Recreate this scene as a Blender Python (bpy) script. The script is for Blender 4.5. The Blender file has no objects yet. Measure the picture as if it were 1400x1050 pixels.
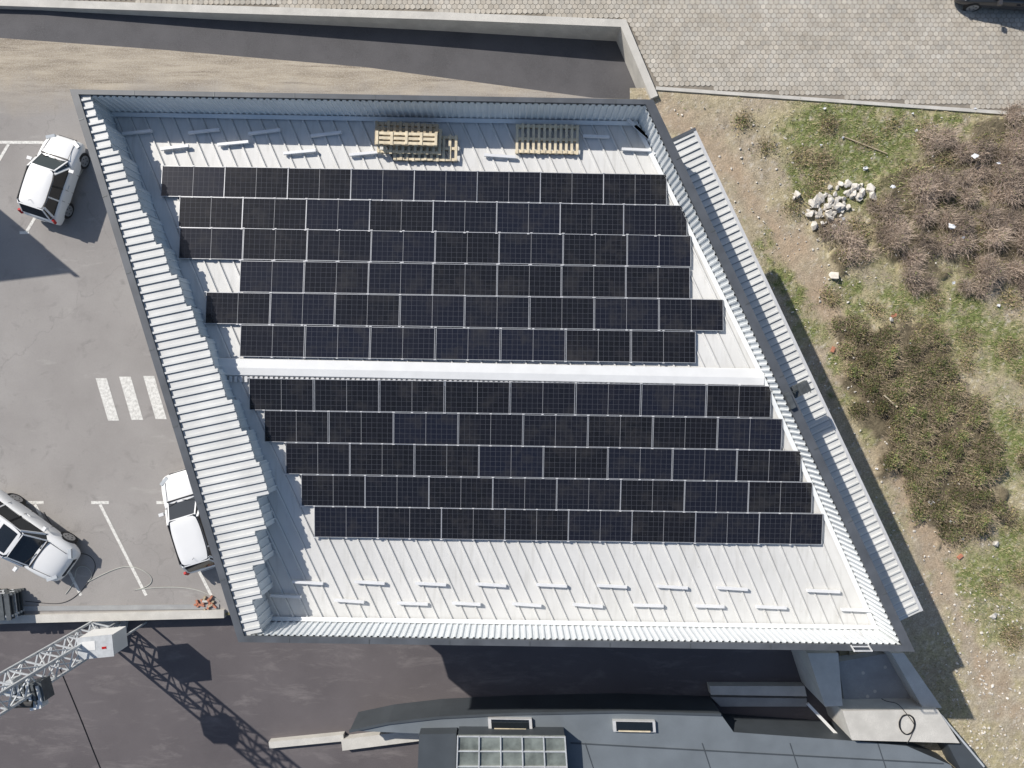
import bpy, bmesh, math, random
import numpy as np
from mathutils import Vector, Matrix
from mathutils.geometry import tessellate_polygon
random.seed(7); rng=np.random.default_rng(7)
CH=29.0; F=933.0
def W(u,v,z=0.0):
    return Vector(((u-700)/F*(CH-z), -(v-525)/F*(CH-z), z))
def G(u,v,z=0.0):           # ground plan position, lifted to height z
    p=W(u,v,0); return Vector((p.x,p.y,z))
scene=bpy.context.scene
# ------------------------------------------------------------ materials
class NT:
    def __init__(s,name):
        s.m=bpy.data.materials.new(name); s.m.use_nodes=True
        s.n=s.m.node_tree.nodes; s.l=s.m.node_tree.links
        s.b=s.n['Principled BSDF']
        s.geo=s.n.new('ShaderNodeNewGeometry')
    def link(s,a,b): s.l.new(a,b)
    def noise(s,scale,detail=4,rough=.55,stretch=None,vec=None,dist=0):
        n=s.n.new('ShaderNodeTexNoise'); n.inputs['Scale'].default_value=scale
        n.inputs['Detail'].default_value=detail; n.inputs['Roughness'].default_value=rough
        n.inputs['Distortion'].default_value=dist
        v=vec or s.geo.outputs['Position']
        if stretch:
            mp=s.n.new('ShaderNodeMapping'); mp.inputs['Scale'].default_value=stretch[:3]
            if len(stretch)>3: mp.inputs['Rotation'].default_value=(0,0,stretch[3])
            s.link(v,mp.inputs['Vector']); v=mp.outputs[0]
        s.link(v,n.inputs['Vector']); return n.outputs['Fac']
    def ramp(s,fac,a,b,ca=(0,0,0,1),cb=(1,1,1,1)):
        r=s.n.new('ShaderNodeValToRGB'); r.color_ramp.elements[0].position=a
        r.color_ramp.elements[1].position=b
        r.color_ramp.elements[0].color=ca; r.color_ramp.elements[1].color=cb
        s.link(fac,r.inputs[0]); return r.outputs[0]
    def mix(s,fac,a,b,mode='MIX'):
        m=s.n.new('ShaderNodeMix'); m.data_type='RGBA'; m.blend_type=mode
        if isinstance(fac,(int,float)): m.inputs[0].default_value=fac
        else: s.link(fac,m.inputs[0])
        for i,x in ((6,a),(7,b)):
            if isinstance(x,tuple): m.inputs[i].default_value=x if len(x)==4 else (*x,1)
            else: s.link(x,m.inputs[i])
        return m.outputs[2]
    def math(s,op,a,b=None,c=None):
        m=s.n.new('ShaderNodeMath'); m.operation=op
        for i,x in enumerate((a,b,c)):
            if x is None: continue
            if isinstance(x,(int,float)): m.inputs[i].default_value=x
            else: s.link(x,m.inputs[i])
        return m.outputs[0]
    def sep(s,v):
        x=s.n.new('ShaderNodeSeparateXYZ'); s.link(v,x.inputs[0]); return x.outputs
    def bump(s,h,strength=.3,dist=.02):
        b=s.n.new('ShaderNodeBump'); b.inputs['Strength'].default_value=strength
        b.inputs['Distance'].default_value=dist; s.link(h,b.inputs['Height'])
        s.link(b.outputs[0],s.b.inputs['Normal'])
    def fin(s,col,rough=.8,metal=0,spec=.5):
        if isinstance(col,tuple): s.b.inputs['Base Color'].default_value=(*col[:3],1)
        else: s.link(col,s.b.inputs['Base Color'])
        if isinstance(rough,(int,float)): s.b.inputs['Roughness'].default_value=rough
        else: s.link(rough,s.b.inputs['Roughness'])
        s.b.inputs['Metallic'].default_value=metal
        s.b.inputs['Specular IOR Level'].default_value=spec
        return s.m
def M(name,c,var=.12,scale=2.5,rough=.7,metal=0,bump=0,bscale=40,spec=.4,fine=0):
    t=NT(name); lo=tuple(max(0,x*(1-var)) for x in c); hi=tuple(min(1,x*(1+var)) for x in c)
    n=t.noise(scale,4); col=t.mix(t.ramp(n,.32,.68),lo,hi)
    if fine:
        n2=t.noise(45,3); col=t.mix(t.ramp(n2,.35,.7),col,tuple(x*(1-fine) for x in c))
    if bump: t.bump(t.noise(bscale,3),bump)
    return t.fin(col,rough,metal,spec)
def AM(name,rough=.85,spec=.2,noise=0.0,bump=0,nscale=14):
    t=NT(name); a=t.n.new('ShaderNodeVertexColor'); a.layer_name='Col'; col=a.outputs[0]
    if noise:
        k=t.ramp(t.noise(nscale,5,.7),.3,.72,(1-noise,1-noise,1-noise,1),(1+noise,)*3+(1,))
        col=t.mix(1.0,col,k,'MULTIPLY')
    if bump: t.bump(t.noise(22,6,.7),bump,.05)
    return t.fin(col,rough,0,spec)

def roofmat():
    t=NT('roof_sheet'); c=t.mix(t.ramp(t.noise(.7,4),.3,.7),(.60,.598,.58),(.66,.657,.64))
    c=t.mix(t.ramp(t.noise(1.6,5,.6,stretch=(4,.5,1,math.radians(25))),.50,.8),c,(.52,.515,.49))
    c=t.mix(t.ramp(t.noise(9,5,.7),.62,.82),c,(.47,.455,.41))
    c=t.mix(t.ramp(t.noise(2.2,6,.75,dist=.5),.66,.74),c,(.50,.47,.40))
    return t.fin(c,.5,0,.3)
m_roof=roofmat()
m_shade=M('shade_strip',(.36,.36,.35),.15,3,.7)  # shade put into colour: dark strips by canopy ribs and under ridge teeth
m_rshade=M('roof_shade_strip',(.43,.43,.42),.15,3,.7)  # paler grey for the shade painted beside roof ribs
m_canopy=M('canopy_sheet',(.60,.605,.59),.08,1.2,.5,spec=.3)
m_par=M('parapet_sheet',(.68,.705,.715),.05,1.0,.5,spec=.3)
m_cap=M('dark_flashing',(.085,.093,.105),.18,1.5,.5)
m_ral=M('aluminium',(.64,.64,.64),.06,4,.4,.2)
m_frame=M('panel_frame',(.42,.43,.45),.06,4,.4,.3)
m_wall=M('facade_panel',(.42,.44,.46),.06,1,.6)
m_conc=M('concrete',(.56,.54,.495),.16,1.6,.85,bump=.25,fine=.14)
m_concd=M('concrete_grey',(.33,.335,.335),.2,1.3,.85,bump=.25,fine=.12)
m_wood=M('pallet_wood',(.66,.57,.41),.16,6,.8)
m_woodd=M('pallet_wood_dark',(.40,.33,.23),.2,6,.8)
m_glass=M('window_glass',(.012,.016,.02),.1,2,.06,spec=.8)
m_paint=M('car_paint_white',(.80,.80,.79),.02,1,.22,spec=.6)
m_paints=M('car_paint_pearl',(.76,.765,.765),.02,1,.22,.05,spec=.6)
m_paintd=M('car_paint_dark',(.05,.05,.055),.02,1,.25,spec=.6)
m_blk=M('black_plastic',(.02,.02,.022),.1,3,.5)
m_tyre=M('tyre_rubber',(.03,.03,.03),.1,3,.85)
m_rim=M('rim_alloy',(.45,.46,.47),.1,3,.35,.7)
m_red=M('tail_lamp_red',(.4,.02,.02),.05,3,.25)
m_lamp=M('head_lamp',(.50,.53,.55),.05,3,.12,spec=.8)
m_steel=M('galvanised_steel',(.54,.56,.57),.12,5,.45,.2)
m_steeld=M('dark_steel',(.10,.11,.115),.2,6,.5,.3)
m_box=M('cabinet_white',(.70,.70,.68),.05,2,.5)
m_slate=M('slate_membrane',(.160,.183,.203),.16,.9,.6,bump=.1,fine=.1)
m_slated=M('slate_dark',(.06,.07,.08),.12,.9,.6)
def linepaint():
    t=NT('road_paint'); c=t.mix(t.ramp(t.noise(9,6,.75),.42,.66),(.72,.71,.67),(.44,.43,.40))
    return t.fin(c,.75)
m_line=linepaint()
def parking():
    t=NT('worn_asphalt'); P=t.geo.outputs['Position']; x,y,z=t.sep(P)
    c=t.mix(t.ramp(t.noise(.22,4,.6),.35,.65),(.285,.268,.255),(.350,.332,.316))
    c=t.mix(t.ramp(t.noise(1.4,5,.7,dist=.6),.56,.80),c,(.235,.222,.212))
    c=t.mix(t.ramp(t.noise(1.0,5,.7,stretch=(.35,1.4,1)),.60,.80),c,(.42,.405,.38))
    c=t.mix(t.ramp(t.noise(55,3,.7),.42,.75),c,t.mix(.35,c,(.13,.125,.12)))
    v=t.n.new('ShaderNodeTexVoronoi'); v.inputs['Scale'].default_value=.55; t.link(P,v.inputs['Vector'])
    sp=t.math('ADD',v.outputs['Distance'],t.math('MULTIPLY',t.noise(6,4),.16))
    c=t.mix(t.ramp(sp,.10,.18,(.45,)*3+(1,),(0,0,0,1)),c,(.16,.15,.145))
    n=t.n.new('ShaderNodeTexNoise'); n.inputs['Scale'].default_value=1.2; n.inputs['Detail'].default_value=5
    t.link(P,n.inputs['Vector'])
    vm=t.n.new('ShaderNodeVectorMath'); vm.operation='MULTIPLY_ADD'
    t.link(n.outputs['Color'],vm.inputs[0]); vm.inputs[1].default_value=(1.8,1.8,0); t.link(P,vm.inputs[2])
    v2=t.n.new('ShaderNodeTexVoronoi'); v2.feature='DISTANCE_TO_EDGE'; v2.inputs['Scale'].default_value=.11
    t.link(vm.outputs[0],v2.inputs['Vector'])
    c=t.mix(t.ramp(v2.outputs['Distance'],.001,.004,(.28,)*3+(1,),(0,0,0,1)),c,(.14,.135,.13))
    d=t.math('ADD',y,t.math('MULTIPLY',t.noise(.5,5,.6),3.0))
    dm=t.ramp(t.math('MULTIPLY',t.math('SUBTRACT',d,12.8),.5),.0,.9)
    dirt=t.mix(t.ramp(t.noise(1.1,6,.7,stretch=(.35,2.6,1)),.38,.64),(.42,.365,.285),(.25,.21,.16))
    dirt=t.mix(t.ramp(t.noise(1.7,6,.7,stretch=(.12,3.2,1)),.56,.66),dirt,(.19,.155,.115))
    dirt=t.mix(t.ramp(t.noise(20,5,.7),.45,.75),dirt,(.50,.46,.40))
    c=t.mix(dm,c,dirt)
    t.bump(t.noise(60,4,.7),.25,.01)
    return t.fin(c,.9,0,.2)
m_park=parking()
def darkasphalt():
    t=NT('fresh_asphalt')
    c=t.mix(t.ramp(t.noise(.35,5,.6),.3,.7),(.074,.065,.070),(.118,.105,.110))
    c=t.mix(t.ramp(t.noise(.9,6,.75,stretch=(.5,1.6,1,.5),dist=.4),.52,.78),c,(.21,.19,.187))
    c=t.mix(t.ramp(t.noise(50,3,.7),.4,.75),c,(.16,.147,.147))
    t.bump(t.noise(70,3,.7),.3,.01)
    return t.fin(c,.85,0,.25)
m_dark=darkasphalt()
m_ramp=M('ramp_asphalt',(.082,.080,.084),.22,.9,.85,bump=.2,fine=-.4)
def farground():
    t=NT('rough_ground'); c=t.mix(t.ramp(t.noise(.15,6),.4,.6),(.14,.14,.06),(.34,.28,.19))
    c=t.mix(t.ramp(t.noise(3,6,.7),.4,.7),c,(.25,.21,.14)); return t.fin(c,.95,0,.1)
m_far=farground()
def panelmat():
    t=NT('solar_cells'); tc=t.n.new('ShaderNodeTexCoord'); x,y,z=t.sep(tc.outputs['Object'])
    oi=t.n.new('ShaderNodeObjectInfo')
    base=t.mix(t.ramp(oi.outputs['Random'],.35,.85),(.0085,.0085,.010),(.010,.0115,.020))
    fx=t.math('FRACT',t.math('MULTIPLY',t.math('ABSOLUTE',x),1/.1695))
    fy=t.math('FRACT',t.math('MULTIPLY',t.math('ADD',y,.495),1/.165))
    def edge(f,w):
        a=t.math('ABSOLUTE',t.math('SUBTRACT',f,.5)); return t.math('GREATER_THAN',a,.5-w)
    ln=t.math('MAXIMUM',edge(fx,.030),t.math('MULTIPLY',edge(fy,.035),.8))
    bx=t.math('FRACT',t.math('MULTIPLY',y,1/.033)); bb=t.math('MULTIPLY',edge(bx,.05),.12)
    c=t.mix(t.math('MAXIMUM',ln,bb),base,(.066,.069,.080))
    cell=t.n.new('ShaderNodeTexWhiteNoise'); cell.noise_dimensions='3D'
    mp=t.n.new('ShaderNodeVectorMath'); mp.operation='SNAP'; mp.inputs[1].default_value=(.1695,.165,9)
    t.link(tc.outputs['Object'],mp.inputs[0])
    ad=t.n.new('ShaderNodeVectorMath'); ad.operation='ADD'; t.link(mp.outputs[0],ad.inputs[0]); t.link(oi.outputs['Location'],ad.inputs[1])
    t.link(ad.outputs[0],cell.inputs['Vector'])
    c=t.mix(t.math('MULTIPLY',cell.outputs['Value'],.3),c,(.018,.0185,.025))
    c=t.mix(t.ramp(t.noise(1.2,5,.7),.5,.85),c,(.042,.040,.040))
    return t.fin(c,.16,0,.42)
m_cell=panelmat()
m_gap=M('panel_gap',(.22,.225,.24),.05,3,.5)
# ------------------------------------------------------------ mesh builder
class MB:
    def __init__(s): s.v=[]; s.f=[]; s.mi=[]; s.mats=[]
    def _m(s,m):
        if m not in s.mats: s.mats.append(m)
        return s.mats.index(m)
    def face(s,pts,m):
        b=len(s.v); s.v+= [tuple(p) for p in pts]; s.f.append(tuple(range(b,b+len(pts)))); s.mi.append(s._m(m))
    def prism(s,poly,z0,z1,m,mtop=None,side=None):
        lo=[Vector((p[0],p[1],z0)) for p in poly]; hi=[Vector((p[0],p[1],z1)) for p in poly]
        n=len(poly)
        a=sum(poly[i][0]*poly[(i+1)%n][1]-poly[(i+1)%n][0]*poly[i][1] for i in range(n))
        if a<0: lo.reverse(); hi.reverse()
        s.face(hi,mtop or m); s.face(lo[::-1],m)
        for i in range(n):
            j=(i+1)%n; s.face([lo[i],lo[j],hi[j],hi[i]],side or m)
    def box(s,c,d,m,rot=0.0):
        X=Matrix.Rotation(rot,3,'Z'); c=Vector(c); q=[]
        for dz in(-1,1):
            for dx,dy in((-1,-1),(1,-1),(1,1),(-1,1)):
                q.append(c+X@Vector((dx*d[0]/2,dy*d[1]/2,dz*d[2]/2)))
        for f in((3,2,1,0),(4,5,6,7),(0,1,5,4),(1,2,6,5),(2,3,7,6),(3,0,4,7)): s.face([q[i] for i in f],m)
    def beam(s,p,q,w,h,m,up=Vector((0,0,1))):
        p=Vector(p);q=Vector(q); d=(q-p).normalized()
        if abs(d.dot(up))>.98: up=Vector((1,0,0))
        a=d.cross(up).normalized(); b=a.cross(d).normalized(); a*=w/2; b*=h/2
        P=[p-a-b,p+a-b,p+a+b,p-a+b]; Q=[x+(q-p) for x in P]
        s.face(P,m); s.face(Q[::-1],m)
        for i in range(4):
            j=(i+1)%4; s.face([P[j],P[i],Q[i],Q[j]],m)
    def cyl(s,c,axis,r,l,m,n=20,m2=None):
        axis=Vector(axis).normalized(); up=Vector((0,0,1)) if abs(axis.z)<.9 else Vector((1,0,0))
        a=axis.cross(up).normalized(); b=a.cross(axis); c=Vector(c)
        A=[c-axis*l/2+(a*math.cos(t)+b*math.sin(t))*r for t in[2*math.pi*i/n for i in range(n)]]
        B=[x+axis*l for x in A]
        s.face(A,m2 or m); s.face(B[::-1],m2 or m)
        for i in range(n):
            j=(i+1)%n; s.face([A[j],A[i],B[i],B[j]],m)
    def obj(s,name,parent=None,loc=None,rotz=0,smooth=False):
        me=bpy.data.meshes.new(name); me.from_pydata(s.v,[],s.f)
        for m in s.mats: me.materials.append(m)
        me.polygons.foreach_set('material_index',s.mi)
        if smooth: me.polygons.foreach_set('use_smooth',[True]*len(s.f))
        me.update(); o=bpy.data.objects.new(name,me); scene.collection.objects.link(o)
        if parent: o.parent=parent
        if loc is not None: o.location=loc
        o.rotation_euler[2]=rotz
        return o
def empty(name,loc=(0,0,0),rotz=0):
    e=bpy.data.objects.new(name,None); scene.collection.objects.link(e); e.location=loc; e.rotation_euler[2]=rotz
    e.empty_display_size=.2; return e
def ribbon(pts,hw):
    pts=[Vector((p[0],p[1])) for p in pts]; L=[];R=[]
    for i,p in enumerate(pts):
        d=[]
        if i>0: d.append((p-pts[i-1]).normalized())
        if i<len(pts)-1: d.append((pts[i+1]-p).normalized())
        n=[Vector((-k.y,k.x)) for k in d]; nn=sum(n,Vector((0,0))).normalized(); k=hw/max(.3,nn.dot(n[0]))
        L.append(p+nn*k); R.append(p-nn*k)
    return L+R[::-1]
def clip(poly,p,n):
    out=[]; m=len(poly)
    for i in range(m):
        a=poly[i];b=poly[(i+1)%m]; da=(a-p).dot(n); db=(b-p).dot(n)
        if da>=0: out.append(a)
        if (da>=0)!=(db>=0): out.append(a+(b-a)*(da/(da-db)))
    return out
def clipline(a,b,planes):
    t0,t1=0.0,1.0; d=b-a
    for p,n in planes:
        da=(a-p).dot(n); dd=d.dot(n)
        if abs(dd)<1e-9:
            if da<0: return None
        else:
            t=-da/dd
            if dd>0: t0=max(t0,t)
            else: t1=min(t1,t)
    if t0>=t1-1e-4: return None
    return a+d*t0,a+d*t1
def V2(p): return Vector((p[0],p[1]))
# ------------------------------------------------------------ ground
def sheet(name,outer,holes,z,m,parent=None):
    loops=[[Vector((p[0],p[1],0)) for p in outer]]+[[Vector((p[0],p[1],0)) for p in h] for h in holes]
    tris=tessellate_polygon(loops); vs=[(p.x,p.y,z) for l in loops for p in l]
    fs=[]
    for t in tris:
        a,b,c=[Vector(vs[i]) for i in t]
        fs.append(t if (b-a).cross(c-a).z>0 else (t[0],t[2],t[1]))
    me=bpy.data.meshes.new(name); me.from_pydata(vs,[],fs); me.materials.append(m); me.update()
    o=bpy.data.objects.new(name,me); scene.collection.objects.link(o); o.parent=parent; return o
LZ=-0.6
rn=[(-900,2),(0,12),(300,22),(600,31),(848,40)]
rs=[(-900,40),(0,52),(220,68),(500,92),(812,134)]
ramp_poly=[G(*p) for p in rn]+[G(888,136)]+[G(*p) for p in rs[::-1]]
low_poly=[G(-900,864),G(305,842),G(600,800),G(1120,800),G(1150,900),G(1156,1300),G(-900,1300)]
B=500
sheet('ground',[(-B,-B),(B,-B),(B,B),(-B,B)],[ramp_poly,low_poly],0,m_far)
park_poly=[G(-900,42)]+[G(*p) for p in rs[1:]]+[G(893,137),G(1000,260),G(1110,780),G(600,798),G(305,838),G(-900,860)]
sheet('parking_lot',park_poly,[],.006,m_park)
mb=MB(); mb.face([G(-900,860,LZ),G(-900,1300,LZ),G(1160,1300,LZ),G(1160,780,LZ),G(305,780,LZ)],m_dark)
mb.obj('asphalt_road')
mb=MB()
def rz(u): return -.95*min(1,max(0,(u-60)/780))
us=[-900,0,60,150,300,400,500,650,812,888]
def interp(l,u): return np.interp(u,[p[0] for p in l],[p[1] for p in l])
prev=None
for u in us:
    un=min(u,848)
    N=G(un,interp(rn,un)) if u<888 else G(888,136); S=G(min(u,812),interp(rs,min(u,812)))
    if u==888: S=G(888,136.5)
    N.z=S.z=rz(u)-.01
    if u==812: N=G(848,40,rz(848)-.01)
    if prev:
        mb.face([prev[1],S,N,prev[0]],m_ramp)
    prev=(N,S)
for l in (rn,rs):
    for a,b in zip(l[:-1],l[1:]):
        p,q=G(*a),G(*b); mb.face([p,q,Vector((q.x,q.y,-1.1)),Vector((p.x,p.y,-1.1))],m_conc)
mb.obj('ramp_road')
mb=MB(); mb.prism(ribbon([G(-900,-3),G(0,7),G(300,17),G(600,26),G(851,36),G(893,136)],.16),-1.1,.26,m_conc)
mb.obj('retaining_wall')
mb=MB(); mb.prism(ribbon([G(-900,866),G(0,846),G(308,838)],.17),LZ,.14,m_conc); mb.obj('retaining_wall')
mb=MB(); mb.prism(ribbon([G(-900,852),G(0,832),G(300,829)],.10),0.0,.05,m_concd); mb.obj('kerb')
# hexagon pavers
def hexpave():
    R=.128; dx=R*math.sqrt(3); dy=R*1.5
    kp,kq=G(893,119),G(1400,155); kn=V2((-(kq-kp).y,(kq-kp).x)).normalized()
    vs=[];fs=[];cols=[]
    base=np.array([.48,.447,.39])
    wl=[G(-900,-3),G(0,7),G(300,17),G(600,26),G(851,36)]
    wp=[p.x for p in wl]; wy=[p.y for p in wl]
    for r in range(0,58):
        y=11.0+r*dy
        for c in range(-110,125):
            x=c*dx+(dx/2 if r%2 else 0)
            p=V2((x,y)); e=(p-V2(kp)).dot(kn)
            if x<6.1:
                lim=np.interp(x,wp,wy)+.28
                if x>4.75:
                    f=(15.2-y)/3.1
                    if y<15.3 and x<4.75+ .25+ max(0,f)*1.35: continue
                    if y<15.0 and e<.12: continue
                elif y<lim: continue
            if e<.1 and x>4.7: continue
            b=len(vs); z=.085+random.uniform(-.003,.003); tl=random.uniform(-.02,.02);tm=random.uniform(-.02,.02)
            rr=R*.93
            for k in range(6):
                a=math.pi/6+k*math.pi/3; ax=math.cos(a)*rr; ay=math.sin(a)*rr
                vs.append((x+ax,y+ay,z+ax*tl+ay*tm))
            fs.append(tuple(range(b,b+6)))
            k=random.gauss(1,.055); s=random.uniform(-.008,.008)
            cols.append(np.clip(base*k+np.array([s,0,-s]),0,1))
    return vs,fs,cols
def colmesh(name,vs,fs,facecols,mat,nper,parent=None):
    me=bpy.data.meshes.new(name)
    vs=np.asarray(vs,dtype=np.float32); fs=np.asarray(fs,dtype=np.int32)
    me.vertices.add(len(vs)); me.vertices.foreach_set('co',vs.ravel())
    me.loops.add(fs.size); me.loops.foreach_set('vertex_index',fs.ravel())
    me.polygons.add(len(fs)); me.polygons.foreach_set('loop_start',np.arange(len(fs),dtype=np.int32)*nper)
    me.polygons.foreach_set('loop_total',np.full(len(fs),nper,dtype=np.int32))
    me.update(calc_edges=True)
    ca=me.color_attributes.new('Col','FLOAT_COLOR','CORNER')
    fc=np.asarray(facecols,dtype=np.float32); fc=np.hstack([fc,np.ones((len(fc),1),np.float32)])
    ca.data.foreach_set('color',np.repeat(fc,nper,axis=0).ravel())
    me.materials.append(mat); me.validate()
    o=bpy.data.objects.new(name,me); scene.collection.objects.link(o); o.parent=parent; return o
pv=empty('paved_yard')
vs,fs,cc=hexpave()
def paverm():
    t=NT('paver_stone'); a=t.n.new('ShaderNodeVertexColor'); a.layer_name='Col'; col=a.outputs[0]
    k=t.ramp(t.noise(.6,6,.65),.3,.7,(.80,.78,.745,1),(1.08,1.08,1.08,1)); col=t.mix(1.0,col,k,'MULTIPLY')
    k=t.ramp(t.noise(16,5,.7),.3,.72,(.84,.84,.84,1),(1.12,1.12,1.12,1)); col=t.mix(1.0,col,k,'MULTIPLY')
    return t.fin(col,.88,0,.2)
colmesh('pavers',vs,fs,cc,paverm(),6,pv)
mb=MB()
mb.prism([G(893,119),G(1400,155),G(1900,190),Vector((40,23.2,0)),Vector((-50,23.2,0)),G(-900,-9),G(0,1),G(300,11),G(600,20),G(857,30)],0.004,.062,M('paver_joint',(.23,.205,.17),.2,2,.95))
mb.obj('paver_bed',pv)
mb=MB(); mb.prism(ribbon([G(896,122),G(1400,157.5),G(1900,192)],.07),0,.12,m_conc); mb.obj('kerb')
# ------------------------------------------------------------ markings
def marks():
    mb=MB()
    def q(pts): mb.face([G(*p,.012) for p in pts][::-1],m_line)
    q([(131,517),(146,517),(163,575),(148,575)]); q([(163,515),(179,515),(196,574),(180,574)]); q([(196,514),(211,514),(228,573),(213,573)])
    q([(229,513),(244,513),(261,572),(246,572)])
    def ln(a,b,w=4.0):
        a=V2(a);b=V2(b); d=(b-a).normalized(); n=V2((-d.y,d.x))*w/2
        P=[a+n,b+n,b-n,a-n]; mb.face([G(p.x,p.y,.012) for p in P],m_line)
    def tm(u,v,l,dx,hb=12):
        ln((u-hb,v),(u+hb,v)); a=(u,v+2.5); ln(a,(u+dx,v+l))
    tm(137,687,127,63); tm(48,687,127,63); tm(226,687,127,63)
    ln((-90,194),(62,195)); ln((12,197),(-26,262)); ln((-55,197),(-93,262))
    ln((52,291),(37,316)); ln((27,318),(40,318))
    ln((132,197),(95,262))
    return mb.obj('road_markings')
marks()
# ------------------------------------------------------------ natural terrain (east verge)
def vn(x,y,seed=0):
    xi=np.floor(x).astype(np.int64); yi=np.floor(y).astype(np.int64); fx=x-xi; fy=y-yi
    fx=fx*fx*(3-2*fx); fy=fy*fy*(3-2*fy)
    def h(a,b):
        n=(a*374761393+b*668265263+seed*974711)&0xffffffff
        n=((n^(n>>13))*1274126177)&0xffffffff; return ((n^(n>>16))&0xffff)/65535.0
    return (h(xi,yi)*(1-fx)+h(xi+1,yi)*fx)*(1-fy)+(h(xi,yi+1)*(1-fx)+h(xi+1,yi+1)*fx)*fy
def fbm(x,y,s=0,o=5):
    t=0;a=.5
    for i in range(o): t=t+a*vn(x*2**i+17*i,y*2**i-9*i,s+i); a*=.5
    return t/(1-.5**o)
brown=[(1245,262,36),(1290,232,44),(1352,212,44),(1402,235,60),(1300,300,48),(1368,322,50),(1222,325,32),(1258,362,30),(1332,375,28),(1400,178,30),(1440,330,70),(1500,250,90),(1165,345,20),(1130,322,16),(1480,420,70),(1268,198,18),(1202,290,18),(1395,388,16)]
green=[(1180,468,34),(1215,495,44),(1262,525,44),(1205,555,38),(1300,580,46),(1245,610,42),(1325,640,42),(1280,655,42),(1340,700,28),(1305,712,30),(1190,515,32),(1240,565,42),(1275,615,42),(1265,690,20),(1155,455,20),(1250,480,30),(1470,620,60),(1480,800,60)]
grass=[(1130,175,70),(1180,210,75),(1240,170,60),(1110,240,40),(1210,265,40),(1300,165,40),(1340,790,50),(1385,620,50),(1380,480,50),(1320,430,45),(1270,430,40),(1390,760,60),(1045,325,22),(1070,370,24),(1092,410,26),(1118,455,24),(1142,500,22),(1165,545,20),(1190,590,18),(1150,400,35),(1180,430,30),(1380,850,40),(1360,560,30),(1230,420,30),(1290,480,30)]
path=[(905,150),(960,190),(1045,285),(1098,370),(1143,450),(1188,545),(1222,625),(1258,700),(1290,790),(1330,880),(1380,960)]
def blob(u,v,lst,soft=.35):
    r=np.zeros_like(u)
    for a,b,c in lst: r=np.maximum(r,np.clip((1.15-np.hypot(u-a,v-b)/c)/soft,0,1))
    return r
def pathd(u,v):
    d=np.full_like(u,1e9)
    for (a,b),(c,e) in zip(path[:-1],path[1:]):
        dx,dy=c-a,e-b; t=np.clip(((u-a)*dx+(v-b)*dy)/(dx*dx+dy*dy),0,1); d=np.minimum(d,np.hypot(u-a-t*dx,v-b-t*dy))
    return d
def masks(X,Y):
    u=X*F/CH+700; v=525-Y*F/CH
    wu=u+(fbm(X*1.3,Y*1.3,3)-.5)*60; wv=v+(fbm(X*1.3,Y*1.3,8)-.5)*60
    g=blob(wu,wv,grass,.7); br=blob(wu,wv,brown); gr=blob(wu,wv,green); pd=pathd(wu,wv)
    pm=np.clip(1.3-pd/20,0,1)
    return g,br,gr,pm
step=.09
xs=np.arange(5.0,34,step); ys=np.arange(-22,12.62,step)
X,Y=np.meshgrid(xs,ys)
g,br,gr,pm=masks(X,Y)
Z=.015+.07*fbm(X*.8,Y*.8,1)+.05*fbm(X*5,Y*5,2,3)+.30*np.maximum(br,gr)*fbm(X*.9,Y*.9,4)-.03*pm
kerbY=np.interp(X,[G(893,119).x,G(1900,190).x],[G(893,119).y,G(1900,190).y])
Z=np.where(Y>kerbY-.25,np.minimum(Z,.05),Z); Z=np.where(Y>kerbY,.03,Z)
n1=fbm(X*.9,Y*.9,21); n2=fbm(X*4,Y*4,22); n3=fbm(X*14,Y*14,23,3); n4=fbm(X*.5,Y*.5,29)
def C(*c): return np.array(c)[None,None,:]
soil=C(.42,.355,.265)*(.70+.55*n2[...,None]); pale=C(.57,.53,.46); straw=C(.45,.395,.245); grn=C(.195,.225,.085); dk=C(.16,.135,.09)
col=soil*np.ones_like(X)[...,None]
def mx(c,b,m): m=np.clip(m,0,1)[...,None]; return c*(1-m)+b*m
east=np.clip((X-np.interp(Y,[-14,13],[17.5,9]))/2.5,0,1)
col=mx(col,straw*(.6+.8*n3[...,None]),(n1-.34)*4*(.4+.6*east)*(1-pm))
col=mx(col,grn*(.6+.9*n3[...,None]),(g*1.2+(n4-.50)*2.5*east)*np.clip((n2-.25)*3.2,0,1)*(1-pm*.8))
col=mx(col,pale,np.clip((n3-.64)*6,0,1)*.75)
col=mx(col,C(.44,.335,.235),pm*np.clip(1.0-n1,0,1)*1.1)
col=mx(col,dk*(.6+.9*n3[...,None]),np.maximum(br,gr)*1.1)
gravel=np.clip(((Y<-9)&(X>15)).astype(float)*(n2-.40)*3,0,1)*.7; col=mx(col,C(.44,.385,.30)*(.6+.8*n3[...,None]),gravel)
col=np.clip(col,.01,.8)
ny,nx=X.shape; idx=np.arange(ny*nx).reshape(ny,nx)
keep=~((X[:-1,:-1]<14.25)&(Y[:-1,:-1]<-8.0))
f=np.stack([idx[:-1,:-1],idx[:-1,1:],idx[1:,1:],idx[1:,:-1]],-1)[keep]
me=bpy.data.meshes.new('grassy_ground'); vsn=np.stack([X,Y,Z],-1).reshape(-1,3).astype(np.float32)
me.vertices.add(len(vsn)); me.vertices.foreach_set('co',vsn.ravel()); me.loops.add(f.size); me.loops.foreach_set('vertex_index',f.astype(np.int32).ravel())
me.polygons.add(len(f)); me.polygons.foreach_set('loop_start',np.arange(len(f),dtype=np.int32)*4); me.polygons.foreach_set('loop_total',np.full(len(f),4,dtype=np.int32))
me.polygons.foreach_set('use_smooth',np.ones(len(f),dtype=bool)); me.update(calc_edges=True)
ca=me.color_attributes.new('Col','FLOAT_COLOR','POINT'); ca.data.foreach_set('color',np.hstack([col.reshape(-1,3),np.ones((ny*nx,1))]).astype(np.float32).ravel())
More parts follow.
